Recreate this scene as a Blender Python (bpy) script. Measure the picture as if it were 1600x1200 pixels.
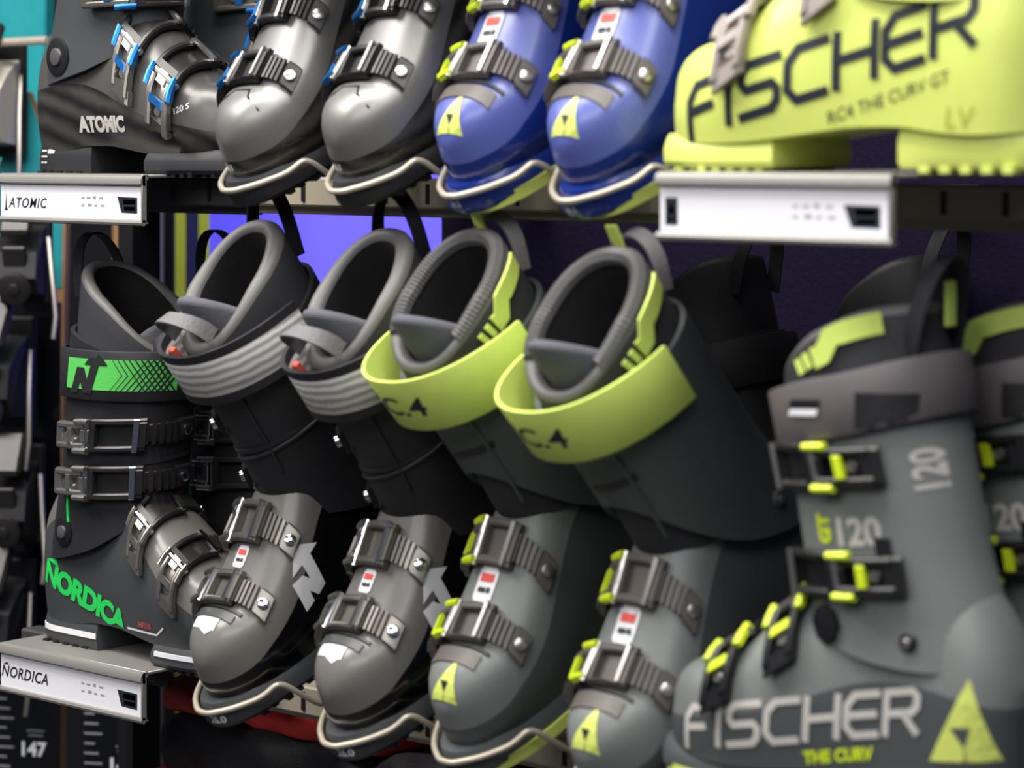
import bpy, bmesh, math, random
import numpy as np
from mathutils import Vector, Matrix, Euler
from mathutils.bvhtree import BVHTree
for o in list(bpy.data.objects): bpy.data.objects.remove(o, do_unlink=True)
SC = bpy.context.scene
COL = SC.collection
R = math.radians
EZ = 1.45                      # eye height above the floor; shelves are given relative to it below
rnd = random.Random(7)

# ------------------------------------------------------------------ camera
cam = bpy.data.cameras.new('camera'); camo = bpy.data.objects.new('camera', cam); COL.objects.link(camo)
camo.location = (.6115, -.26, EZ); camo.rotation_euler = (R(90), 0, R(42))
cam.sensor_fit = 'HORIZONTAL'; cam.sensor_width = 36; cam.lens = 36*4016/1600
cam.shift_x = 0; cam.shift_y = -(600-228)/1600
cam.clip_start = .05
cam.dof.use_dof = True; cam.dof.focus_distance = 2.52; cam.dof.aperture_fstop = 5.4
SC.camera = camo
# ------------------------------------------------------------------ world, lights, exposure
w = bpy.data.worlds.new('world'); SC.world = w; w.use_nodes = True
w.node_tree.nodes['Background'].inputs[0].default_value = (.62, .68, .85, 1)
w.node_tree.nodes['Background'].inputs[1].default_value = .10
def area(name, loc, target, sx, sy, power, col=(1, 1, 1)):
    l = bpy.data.lights.new(name, 'AREA'); l.shape = 'RECTANGLE'; l.size = sx; l.size_y = sy; l.energy = power; l.color = col
    o = bpy.data.objects.new(name, l); COL.objects.link(o); o.location = loc
    o.rotation_euler = (Vector(target)-Vector(loc)).to_track_quat('-Z', 'Y').to_euler()
    return o
area('ceiling_and_fill_panel', (-1.0, .75, EZ+1.45), (-1.0, 1.45, EZ-.3), 2.4, .55, 70, (1, .965, .92))
area('ceiling_and_fill_panel', (-2.3, .2, EZ+1.3), (-1.3, 1.4, EZ-.4), 1.0, .5, 30, (1, .97, .94))
area('ceiling_and_fill_panel', (.5, .0, EZ+1.35), (-.7, 1.4, EZ-.2), 1.2, 1.0, 14, (.95, .97, 1))
area('ceiling_and_fill_panel', (-.35, -1.3, EZ+1.15), (-1.0, 1.3, EZ-.25), 2.2, .9, 32, (1, .975, .95))  # added frontal fill behind the camera, brightens straps and other front faces
vs = SC.view_settings
SC.display_settings.display_device = 'sRGB'
vs.view_transform = 'Standard'; vs.look = 'None'; vs.exposure = 0.0; vs.gamma = 1; vs.use_curve_mapping = False

# ------------------------------------------------------------------ materials
def lin(c):
    return tuple((v/255/12.92) if v/255 <= .04045 else ((v/255+.055)/1.055)**2.4 for v in c)
MATS = {}
def mat(name, rgb, rough=.45, metal=0, coat=0, var=.06, scale=70, bump=0.0, bscale=400, emit=0, spec=.5):
    if name in MATS: return MATS[name]
    m = bpy.data.materials.new(name); m.use_nodes = True; MATS[name] = m
    nt = m.node_tree; b = nt.nodes['Principled BSDF']; c = lin(rgb)
    tc = nt.nodes.new('ShaderNodeTexCoord')
    n = nt.nodes.new('ShaderNodeTexNoise'); n.inputs['Scale'].default_value = scale; n.inputs['Detail'].default_value = 4
    nt.links.new(tc.outputs['Object'], n.inputs['Vector'])
    mx = nt.nodes.new('ShaderNodeMix'); mx.data_type = 'RGBA'
    mx.inputs['A'].default_value = (*[v*(1-var) for v in c], 1); mx.inputs['B'].default_value = (*[min(1, v*(1+var)) for v in c], 1)
    nt.links.new(n.outputs['Fac'], mx.inputs['Factor']); nt.links.new(mx.outputs['Result'], b.inputs['Base Color'])
    b.inputs['Roughness'].default_value = rough; b.inputs['Metallic'].default_value = metal
    b.inputs['Coat Weight'].default_value = coat; b.inputs['Coat Roughness'].default_value = .12
    b.inputs['Specular IOR Level'].default_value = spec
    if emit:
        b.inputs['Emission Color'].default_value = (*c, 1); b.inputs['Emission Strength'].default_value = emit
    if bump:
        n2 = nt.nodes.new('ShaderNodeTexNoise'); n2.inputs['Scale'].default_value = bscale
        nt.links.new(tc.outputs['Object'], n2.inputs['Vector'])
        bp = nt.nodes.new('ShaderNodeBump'); bp.inputs['Strength'].default_value = bump; bp.inputs['Distance'].default_value = .002
        nt.links.new(n2.outputs['Fac'], bp.inputs['Height']); nt.links.new(bp.outputs['Normal'], b.inputs['Normal'])
    return m
def wave_mat(name, a, bcol, scale, direction='X', rough=.5, metal=0, coat=0, rot=(0, 0, 0), bump=.0):
    """two-tone stripes / weave"""
    m = bpy.data.materials.new(name); m.use_nodes = True; MATS[name] = m
    nt = m.node_tree; b = nt.nodes['Principled BSDF']
    tc = nt.nodes.new('ShaderNodeTexCoord'); mp = nt.nodes.new('ShaderNodeMapping'); mp.inputs['Rotation'].default_value = rot
    nt.links.new(tc.outputs['Object'], mp.inputs['Vector'])
    wv = nt.nodes.new('ShaderNodeTexWave'); wv.bands_direction = direction; wv.inputs['Scale'].default_value = scale
    wv.inputs['Distortion'].default_value = 1.5; wv.inputs['Detail Scale'].default_value = 2
    nt.links.new(mp.outputs['Vector'], wv.inputs['Vector'])
    mx = nt.nodes.new('ShaderNodeMix'); mx.data_type = 'RGBA'
    mx.inputs['A'].default_value = (*lin(a), 1); mx.inputs['B'].default_value = (*lin(bcol), 1)
    nt.links.new(wv.outputs['Fac'], mx.inputs['Factor']); nt.links.new(mx.outputs['Result'], b.inputs['Base Color'])
    b.inputs['Roughness'].default_value = rough; b.inputs['Metallic'].default_value = metal; b.inputs['Coat Weight'].default_value = coat
    if bump:
        bp = nt.nodes.new('ShaderNodeBump'); bp.inputs['Strength'].default_value = bump; bp.inputs['Distance'].default_value = .002
        nt.links.new(wv.outputs['Fac'], bp.inputs['Height']); nt.links.new(bp.outputs['Normal'], b.inputs['Normal'])
    return m
LIME = (205, 226, 60)
M_lime = mat('lime_plastic', (212, 224, 112), .42)
M_limestrap = mat('lime_webbing', (212, 232, 112), .65, bump=.15, bscale=900)
M_limedot = mat('lime_accent', (214, 236, 40), .4)
M_ygreen = mat('neon_green_print', (40, 222, 96), .5, var=.02)
M_greenstrap = mat('green_webbing', (92, 205, 92), .6, bump=.1)
M_fgrey = mat('grey_shell_plastic', (118, 122, 120), .46, var=.03)
M_fgrey_d = mat('shaded_dark_grey_plastic', (74, 79, 80), .5, var=.03)  # dark grey soles; on shell sides the shade is put into the colour
M_cuffgrey = mat('slate_cuff_plastic', (72, 78, 78), .52, var=.03)
M_black = mat('black_plastic', (24, 24, 27), .42)
M_blackmat = mat('matt_black_plastic', (36, 36, 40), .55)
M_blackgloss = mat('gloss_black_plastic', (14, 15, 18), .16, coat=.5)
M_liner = mat('dark_liner_foam', (48, 48, 52), .75, bump=.1)
M_linerin = mat('liner_lining', (10, 10, 13), .85, bump=.2)
M_lip = mat('grey_liner_lip', (104, 102, 100), .5)
M_fabric = mat('grey_tongue_fabric', (92, 92, 100), .9, bump=.4, bscale=700)
M_ribbon = mat('black_ribbon', (28, 28, 36), .5, bump=.2)
M_greyribbon = mat('grey_ribbon', (112, 110, 112), .6, bump=.4)
M_silver = mat('silver_metal', (190, 186, 182), .28, metal=.9)
M_pewter = mat('pewter_buckle', (132, 128, 122), .32, metal=.75)
M_gun = mat('gunmetal_buckle', (62, 60, 60), .35, metal=.6)
M_brown = mat('brown_grey_buckle', (92, 86, 82), .45)
M_bluemet = mat('blue_anodised_metal', (38, 120, 200), .28, metal=.7)
M_chrome = mat('chrome', (225, 225, 228), .14, metal=1)
M_nordgrey = mat('nordic_grey_shell', (112, 109, 105), .36, coat=.2, var=.04)
M_norddark = mat('charcoal_shell', (66, 68, 70), .42, var=.05)
M_atomgrey = mat('graphite_metallic_shell', (92, 90, 88), .36, metal=.35, var=.05)
M_atomsilver = mat('silver_metallic_shell', (132, 130, 128), .40, metal=.55, var=.04)
M_carbon = wave_mat('carbon_weave_shell', (34, 33, 33), (74, 72, 68), 22, 'DIAGONAL', .34, .2, .4, (0, .5, 0))
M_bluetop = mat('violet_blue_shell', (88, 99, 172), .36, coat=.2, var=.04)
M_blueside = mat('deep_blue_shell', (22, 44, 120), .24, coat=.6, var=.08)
M_white = mat('white_print', (236, 236, 238), .5, var=.01)
M_offw = mat('pale_grey_print', (196, 192, 186), .5, var=.02)
M_dkprint = mat('dark_print', (30, 34, 46), .5, var=.02)
M_greyprint = mat('grey_print', (150, 150, 158), .5, var=.02)
M_redprint = mat('red_print', (220, 78, 70), .5, var=.02)
M_red = mat('red_fabric', (196, 52, 44), .6, bump=.2)
M_coral = mat('coral_tab', (232, 100, 84), .6)
M_bagblack = mat('black_bag_fabric', (30, 30, 35), .62, bump=.3, bscale=250)
M_wire = mat('cream_wire', (196, 186, 168), .34, metal=.35)
M_rail = mat('beige_steel', (176, 166, 146), .45)
M_darksteel = mat('dark_steel', (74, 74, 74), .45, metal=.3)
M_shelf = mat('grey_powdercoat', (150, 147, 142), .38, metal=.35)
M_card = mat('white_card', (235, 234, 240), .45, var=.01)
M_wall = mat('dark_wall_paint', (20, 15, 38), .9, var=.35, scale=160, bump=.4, bscale=220, spec=.12)
M_stripe = wave_mat('striped_silver_strap', (222, 220, 216), (150, 148, 146), 38, 'Z', .5)
M_rib = mat('ribbed_liner_lip', (96, 95, 94), .5)
M_redlin = mat('dark_red_lining', (96, 22, 30), .8)

# ------------------------------------------------------------------ mesh helpers
class MB:
    def __init__(s): s.v = []; s.f = []; s.m = []
    def add(s, vs, fs, mi=0):
        b = len(s.v); s.v += [tuple(map(float, p)) for p in vs]
        for f in fs: s.f.append(tuple(i+b for i in f)); s.m.append(mi)
    def loft(s, rings, closed=True, cap0=False, cap1=False, mi=0, mfn=None):
        n = len(rings[0]); b = len(s.v)
        for r_ in rings: s.v += [tuple(map(float, p)) for p in r_]
        for i in range(len(rings)-1):
            for j in range(n if closed else n-1):
                k = (j+1) % n
                s.f.append((b+i*n+j, b+i*n+k, b+(i+1)*n+k, b+(i+1)*n+j)); s.m.append(mfn(i, j) if mfn else mi)
        if cap0: s.f.append(tuple(b+j for j in range(n))[::-1]); s.m.append(mfn(0, 0) if mfn else mi)
        if cap1: s.f.append(tuple(b+(len(rings)-1)*n+j for j in range(n))); s.m.append(mfn(len(rings)-2, 0) if mfn else mi)
    def box(s, c, d, mi=0, rot=None, bev=0.0):
        hx, hy, hz = [q/2 for q in d]
        if bev <= 0:
            p = [(x*hx, y*hy, z*hz) for x in (-1, 1) for y in (-1, 1) for z in (-1, 1)]
            f = [(0, 1, 3, 2), (4, 6, 7, 5), (0, 4, 5, 1), (2, 3, 7, 6), (0, 2, 6, 4), (1, 5, 7, 3)]
        else:
            e = min(bev, hx*.9, hy*.9, hz*.9)
            def ring(z, q): return [(hx-q, -hy+e, z), (hx-q, hy-e, z), (hx-e, hy-q, z), (-hx+e, hy-q, z), (-hx+q, hy-e, z), (-hx+q, -hy+e, z), (-hx+e, -hy+q, z), (hx-e, -hy+q, z)]
            rs = [ring(-hz, e), ring(-hz+e, 0), ring(hz-e, 0), ring(hz, e)]
            p = [q for r_ in rs for q in r_]; f = []
            for i in range(3):
                for j in range(8): f.append((i*8+j, i*8+(j+1) % 8, (i+1)*8+(j+1) % 8, (i+1)*8+j))
            f += [tuple(range(8))[::-1], tuple(range(24, 32))]
        M = rot.to_matrix() if rot is not None else Matrix.Identity(3)
        s.add([tuple(M @ Vector(q) + Vector(c)) for q in p], f, mi)
    def tube(s, path, r, n=8, closed=False, mi=0, flat=None):
        P = [Vector(p) for p in path]; rings = []; prev = None
        L = len(P)
        for i in range(L):
            if closed: t = (P[(i+1) % L]-P[i-1]).normalized()
            else: t = (P[min(i+1, L-1)]-P[max(i-1, 0)]).normalized()
            if prev is None:
                a = Vector((0, 0, 1)) if abs(t.z) < .9 else Vector((1, 0, 0)); nrm = t.cross(a).normalized()
            else: nrm = (prev-t*prev.dot(t)).normalized()
            prev = nrm; bn = t.cross(nrm); rr = r[i] if isinstance(r, (list, tuple)) else r
            rings.append([P[i]+nrm*(rr*math.cos(2*math.pi*k/n))+bn*(rr*math.sin(2*math.pi*k/n)) for k in range(n)])
        if closed: rings.append(rings[0])
        s.loft(rings, True, not closed, not closed, mi)
    def ribbon(s, path, side, width, th=.0016, mi=0):
        """flat band along a path, width measured along vectors side[i]"""
        P = [Vector(p) for p in path]; L = len(P); rings = []
        for i in range(L):
            t = (P[min(i+1, L-1)]-P[max(i-1, 0)]).normalized(); w_ = Vector(side[i] if isinstance(side, list) else side)
            w_ = (w_-t*w_.dot(t)).normalized(); n = t.cross(w_)
            a = w_*width/2; b = n*th/2
            rings.append([P[i]+a+b, P[i]-a+b, P[i]-a-b, P[i]+a-b])
        s.loft(rings, True, True, True, mi)
    def cyl(s, c, axis, r, h, n=14, mi=0, r2=None):
        a = Vector(axis).normalized(); c = Vector(c); q = Vector((0, 0, 1)) if abs(a.z) < .9 else Vector((1, 0, 0))
        u = a.cross(q).normalized(); v = a.cross(u); r2 = r if r2 is None else r2; rings = []
        for hh, rr in ((0, r), (h*.8, r), (h, r2*.85)):
            rings.append([c+a*hh+u*(rr*math.cos(2*math.pi*k/n))+v*(rr*math.sin(2*math.pi*k/n)) for k in range(n)])
        s.loft(rings, True, True, True, mi)
    def prism(s, poly, z0, z1, mi=0, bev=0):
        n = len(poly)
        s.loft([[(x, y, z0) for x, y in poly], [(x, y, z1) for x, y in poly]], True, True, True, mi)
    def mesh(s, name, mats, smooth=35):
        me = bpy.data.meshes.new(name); me.from_pydata(s.v, [], s.f)
        for m in (mats if isinstance(mats, (list, tuple)) else [mats]): me.materials.append(m)
        me.polygons.foreach_set('material_index', s.m)
        bm = bmesh.new(); bm.from_mesh(me); bmesh.ops.remove_doubles(bm, verts=bm.verts, dist=1e-6)
        bmesh.ops.recalc_face_normals(bm, faces=bm.faces); bm.to_mesh(me); bm.free()
        if smooth:
            me.polygons.foreach_set('use_smooth', [True]*len(me.polygons)); me.set_sharp_from_angle(angle=R(smooth))
        me.update(); return me
    def build(s, name, mats, parent=None, smooth=35):
        o = bpy.data.objects.new(name, s.mesh(name, mats, smooth)); COL.objects.link(o); o.parent = parent
        return o
def thing(name, label, cat, loc=(0, 0, 0), rot=(0, 0, 0), group=None):
    o = bpy.data.objects.new(name, None); COL.objects.link(o); o.empty_display_size = .05
    o.location = loc; o.rotation_euler = rot; return tag(o, label, cat, group)
def tag(o, label=None, cat=None, group=None, kind=None):
    for k, v in (('label', label), ('category', cat), ('group', group), ('kind', kind)):
        if v: o[k] = v
    return o
def copy_tree(o, parent=None):
    c = o.copy(); COL.objects.link(c); c.parent = parent
    for ch in list(o.children): copy_tree(ch, c)
    return c
def pchip(xs, ys):
    xs = np.array(xs, float); ys = np.array(ys, float); h = np.diff(xs); d = np.diff(ys)/h; m = np.zeros(len(xs))
    for i in range(1, len(xs)-1):
        if d[i-1]*d[i] > 0: m[i] = 2*d[i-1]*d[i]/(d[i-1]+d[i])
    m[0] = d[0]; m[-1] = d[-1]
    def f(x):
        x = min(max(x, xs[0]), xs[-1]); i = min(int(np.searchsorted(xs, x, side='right'))-1, len(xs)-2); i = max(i, 0)
        t = (x-xs[i])/h[i]
        return float((2*t**3-3*t*t+1)*ys[i]+(t**3-2*t*t+t)*h[i]*m[i]+(-2*t**3+3*t*t)*ys[i+1]+(t**3-t*t)*h[i]*m[i+1])
    return f
# ------------------------------------------------------------------ lettering
def text2d(txt, size, shear=0.0, bold=0.0, space=1.0):
    """outline text as flat triangles, centred on the origin: list of (a,b,c) 2-D points"""
    cu = bpy.data.curves.new('t', 'FONT'); cu.body = txt; cu.size = size; cu.shear = shear; cu.offset = bold; cu.space_character = space
    cu.resolution_u = 3
    o = bpy.data.objects.new('t', cu); COL.objects.link(o); dg = bpy.context.evaluated_depsgraph_get()
    me = bpy.data.meshes.new_from_object(o.evaluated_get(dg)); bpy.data.objects.remove(o); bpy.data.curves.remove(cu)
    V = [(v.co.x, v.co.y) for v in me.vertices]; me.calc_loop_triangles()
    T = [tuple(V[i] for i in t.vertices) for t in me.loop_triangles]; bpy.data.meshes.remove(me)
    if not T: return []
    xs = [p[0] for t in T for p in t]; ys = [p[1] for t in T for p in t]; cx = (min(xs)+max(xs))/2; cy = (min(ys)+max(ys))/2
    return [tuple((p[0]-cx, p[1]-cy) for p in t) for t in T]
def quads(qs): return [t for q in qs for t in ((q[0], q[1], q[2]), (q[0], q[2], q[3]))] if qs else []
def rect(x0, y0, x1, y1): return [((x0, y0), (x1, y0), (x1, y1)), ((x0, y0), (x1, y1), (x0, y1))]
STROKE = {
 'F': [[(0, 0), (0, .72), (.22, 1), (1, 1)], [(0, .5), (.8, .5)]], 'I': [[(.1, 0), (.1, 1)]],
 'S': [[(1, 1), (.15, 1), (0, .86), (0, .64), (.15, .5), (.85, .5), (1, .36), (1, .14), (.85, 0), (0, 0)]],
 'C': [[(1, 1), (.25, 1), (0, .76), (0, .24), (.25, 0), (1, 0)]],
 'H': [[(0, 0), (0, 1)], [(1, 0), (1, 1)], [(0, .5), (1, .5)]],
 'E': [[(1, 1), (.25, 1), (0, .76), (0, .24), (.25, 0), (1, 0)], [(0, .5), (.92, .5)]],
 'R': [[(0, 0), (0, 1), (.85, 1), (1, .86), (1, .62), (.85, .48), (.05, .48)], [(.55, .48), (1, 0)]]}
def stroke_text(txt, h, wd, lw, shear=.3, gap=.3):
    out = []; x = 0
    for ch in txt:
        cw = wd*(.22 if ch == 'I' else 1)
        for pl in STROKE[ch]:
            P = [Vector((x+(p[0] if ch != 'I' else .5)*cw+p[1]*h*shear, p[1]*h)) for p in pl]
            L = []; Rr = []
            for i in range(len(P)):
                d0 = (P[i]-P[i-1]).normalized() if i else (P[1]-P[0]).normalized()
                d1 = (P[i+1]-P[i]).normalized() if i < len(P)-1 else d0
                n0 = Vector((-d0.y, d0.x)); n1 = Vector((-d1.y, d1.x)); n = (n0+n1).normalized(); k = lw/2/max(.5, n.dot(n0))
                e = Vector((0, 0))
                if i == 0: e = -d0*lw*.4
                if i == len(P)-1: e = d0*lw*.4
                L.append(P[i]+n*k+e); Rr.append(P[i]-n*k+e)
            for i in range(len(P)-1):
                q = [tuple(L[i]), tuple(Rr[i]), tuple(Rr[i+1]), tuple(L[i+1])]; out += [(q[0], q[1], q[2]), (q[0], q[2], q[3])]
        x += cw+gap*wd
    xs = [p[0] for t in out for p in t]; cx = (min(xs)+max(xs))/2
    return [tuple((p[0]-cx, p[1]-h/2) for p in t) for t in out]
def rot2(T, a, dx=0, dy=0, k=1):
    ca, sa = math.cos(a)*k, math.sin(a)*k
    return [tuple((p[0]*ca-p[1]*sa+dx, p[0]*sa+p[1]*ca+dy) for p in t) for t in T]
def split(T, lim):
    st = list(T); out = []
    while st:
        t = st.pop(); e = [math.dist(t[i], t[(i+1) % 3]) for i in range(3)]; k = max(range(3), key=lambda i: e[i])
        if e[k] <= lim: out.append(t); continue
        a, b, c = t[k], t[(k+1) % 3], t[(k+2) % 3]; m = ((a[0]+b[0])/2, (a[1]+b[1])/2)
        st += [(a, m, c), (m, b, c)]
    return out
def bvh_of(*objs):
    V = []; Fc = []
    for o in objs:
        b = len(V); V += [v.co.copy() for v in o.data.vertices]; Fc += [tuple(i+b for i in p.vertices) for p in o.data.polygons]
    return BVHTree.FromPolygons(V, Fc)
def decal(name, T, bvh, org, right, up, m, parent, off=.0008, lim=.008, depth=.25):
    """wrap printed shapes on a shell by dropping them along -(right x up)"""
    org, right, up = Vector(org), Vector(right).normalized(), Vector(up).normalized(); d = -(right.cross(up)).normalized()
    T = split(T, lim); V = []; Fc = []; idx = {}
    for t in T:
        ids = []
        for p in t:
            k = (round(p[0], 5), round(p[1], 5))
            if k not in idx:
                o = org+right*p[0]+up*p[1]; h = bvh.ray_cast(o-d*.12, d, depth)
                if h[0] is None: idx[k] = None
                else:
                    idx[k] = len(V); V.append(h[0]-d*off)
            ids.append(idx[k])
        if None not in ids and len(set(ids)) == 3: Fc.append(tuple(ids))
    if not Fc: return None
    me = bpy.data.meshes.new(name); me.from_pydata([tuple(v) for v in V], [], Fc); me.materials.append(m); me.update()
    o = bpy.data.objects.new(name, me); COL.objects.link(o); o.parent = parent; return o
def flat_print(name, T, org, right, up, m, parent):
    org, right, up = Vector(org), Vector(right), Vector(up); V = []; Fc = []
    for t in T: Fc.append((len(V), len(V)+1, len(V)+2)); V += [tuple(org+right*p[0]+up*p[1]) for p in t]
    me = bpy.data.meshes.new(name); me.from_pydata(V, [], Fc); me.materials.append(m); me.update()
    o = bpy.data.objects.new(name, me); COL.objects.link(o); o.parent = parent; return o

# ------------------------------------------------------------------ the ski boot: local x = toe, z = up, heel bottom at the origin
XT = .300                      # shell toe
class Clog:
    def __init__(s, fat=1.0, zt_k=1.0, line=1.0, ridge=False, bw=.80):
        s.bw = bw
        X = [-.012, 0, .03, .06, .09, .12, .15, .18, .21, .235, .25]
        s.zb = pchip(X+[.3], [.026, .024, .022, .024, .028, .028, .025, .021, .018, .017, .017, .021])
        s.zt = pchip(X, [.10, .135, .178, .200, .203, .190, .166, .140, .116, .100, .091])
        s.zl = pchip(X+[.27, .3], [v*line for v in ([.095, .105, .125, .142, .148, .140, .122, .099, .076, .062, .055, .046, .040] if ridge else [.088, .090, .096, .100, .098, .090, .078, .067, .059, .054, .051, .047, .043])])
        s.w = pchip(X, [.040*fat, .041*fat, .0435*fat, .0445*fat, .0445*fat, .046*fat, .049*fat, .0520*fat, .0535*fat, .0525*fat, .0510*fat])
        s.n = pchip(X+[.3], [2.2, 2.2, 2.1, 2.0, 2.0, 2.05, 2.15, 2.3, 2.5, 2.6, 2.7, 2.8])
        s.tp = pchip(X+[.3], [.05, .08, .14, .18, .20, .20, .17, .11, .05, .02, 0, 0]) if ridge else (lambda x: 0.0); s.NL = 7; s.NU = 20; s.zk = zt_k; s.cache = {}
    def prm(s, x):
        w, zt = s.w(x), s.zt(x)
        if x > .205:
            e = min((x-.205)/(XT-.205), 1); w *= max(0, 1-e**2.7)**(1/2.1)
        if x > .25:
            e = min((x-.25)/(XT-.25), 1); zt = .053+(zt-.053)*max(0, 1-e**2.4)**.62
        if x < .03:
            e = min(1, (.03-x)/.042); w *= max(0, 1-e**2.6)**(1/2.6)
        zl = s.zl(x); zt = zl+(zt-zl)*s.zk
        return s.zb(x), max(zl, 0), max(zt, zl+.004), w, s.n(x)
    def half(s, x):
        """+y half outline from bottom corner up to the top: list of (y,z)"""
        k = round(x, 5)
        if k in s.cache: return s.cache[k]
        zb, zl, zt, w, n = s.prm(x); pts = []
        for i in range(s.NL):
            t = i/(s.NL-1); pts.append((w*(s.bw+(1-s.bw)*math.sin(min(1, t*1.3)*math.pi/2))*(1-s.tp(x)*t*t), zb+(zl-zb)*t))
        for i in range(1, s.NU//2+1):
            a = math.pi/2*i/(s.NU//2); c_, s_ = max(0, math.cos(a)), math.sin(a)
            pts.append(((w*(1-s.tp(x))-.0012*(1 if w > .01 else 0))*c_**(2/n), zl+.0006+(zt-zl)*s_**(2/n)))
        s.cache[k] = pts; return pts
    def ring(s, x):
        h = s.half(x); zb = s.prm(x)[0]
        return [(x, 0, zb)]+[(x, y, z) for y, z in h]+[(x, -y, z) for y, z in h[-2::-1]]
    def P(s, sd, x):
        """point at arc distance sd from the ridge (positive to +y) on the section at x"""
        h = s.half(x)[::-1]; r_ = abs(sd); sg = 1 if sd >= 0 else -1; acc = 0
        for (y0, z0), (y1, z1) in zip(h, h[1:]):
            L = math.hypot(y1-y0, z1-z0)
            if acc+L >= r_ and L > 0:
                t = (r_-acc)/L; return Vector((x, sg*(y0+(y1-y0)*t), z0+(z1-z0)*t))
            acc += L
        return Vector((x, sg*h[-1][0], h[-1][1]-(r_-acc)))
    def N(s, sd, x):
        a = s.P(sd+.002, x)-s.P(sd-.002, x); b = s.P(sd, x+.003)-s.P(sd, x-.003); n = b.cross(a)
        n.normalize()
        return n
    def map(s, sd, t, n, skew=0):
        x = t+skew*sd
        p, q = s.P(sd, x), s.N(sd, x)
        if q.z < -.3: q = -q
        return p+q*n
class Cuff:
    """horizontal super-ellipse sections; theta 0 = front; lean forward"""
    def __init__(s, grow=0.0, lean=.29, b_k=1.0):
        s.cx = pchip([.05, .10, .20, .30, .42], [.078, .082, .082+.1*lean, .082+.2*lean, .082+.32*lean])
        s.a = pchip([.05, .10, .14, .20, .26, .32, .42], [.086+grow, .084+grow, .080+grow, .073+grow, .072+grow, .073+grow, .074+grow])
        s.b = pchip([.05, .10, .14, .20, .26, .32, .42], [(v+grow)*b_k for v in [.0500, .0515, .0505, .0530, .0565, .0585, .0590]])
        s.n = 2.25
    def pt(s, th, h, off=0):
        c_, s_ = math.cos(th), math.sin(th); e = 2/s.n
        return Vector((s.cx(h)+(s.a(h)+off)*math.copysign(abs(c_)**e, c_), (s.b(h)+off)*math.copysign(abs(s_)**e, s_), h))
    def th_of(s, sd, h):
        k = round(h, 3)
        if not hasattr(s, 'tab'): s.tab = {}
        if k not in s.tab:
            P = [s.pt(math.pi*i/120, h) for i in range(121)]; acc = [0]
            for i in range(120): acc.append(acc[-1]+(P[i+1]-P[i]).length)
            s.tab[k] = acc
        acc = s.tab[k]; r_ = min(abs(sd), acc[-1]-1e-6); i = int(np.searchsorted(acc, r_, side='right'))-1
        t = (i+(r_-acc[i])/(acc[i+1]-acc[i]))/120*math.pi
        return math.copysign(t, sd)
    def map(s, sd, t, n, skew=0):
        h = t+skew*sd; th = s.th_of(sd, h); p = s.pt(th, h)
        du = s.pt(th+.03, h)-s.pt(th-.03, h); dv = s.pt(th, h+.005)-s.pt(th, h-.005); q = du.cross(dv).normalized()
        return p+q*n
def mbox(mb, fn, s0, s1, t0, t1, n0, n1, skew=0, ns=None, mi=0, taper=1.0, bev=.0):
    """box in the (around, along, out) coordinates of a shell; bends with the shell"""
    ns = ns or max(1, int(abs(s1-s0)/.008)); rings = []; tm = (t0+t1)/2
    for i in range(ns+1):
        f = i/ns; s_ = s0+(s1-s0)*f; k = 1+(taper-1)*f
        a, b = tm+(t0-tm)*k, tm+(t1-tm)*k; e = bev
        if e: rings.append([fn(s_, a, n0, skew), fn(s_, b, n0, skew), fn(s_, b, n1-e, skew), fn(s_, b-e, n1, skew), fn(s_, a+e, n1, skew), fn(s_, a, n1-e, skew)])
        else: rings.append([fn(s_, a, n0, skew), fn(s_, b, n0, skew), fn(s_, b, n1, skew), fn(s_, a, n1, skew)])
    mb.loft(rings, True, True, True, mi)
def mpath(fn, pts, skew=0): return [fn(a, b, c, skew) for a, b, c in pts]

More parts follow.
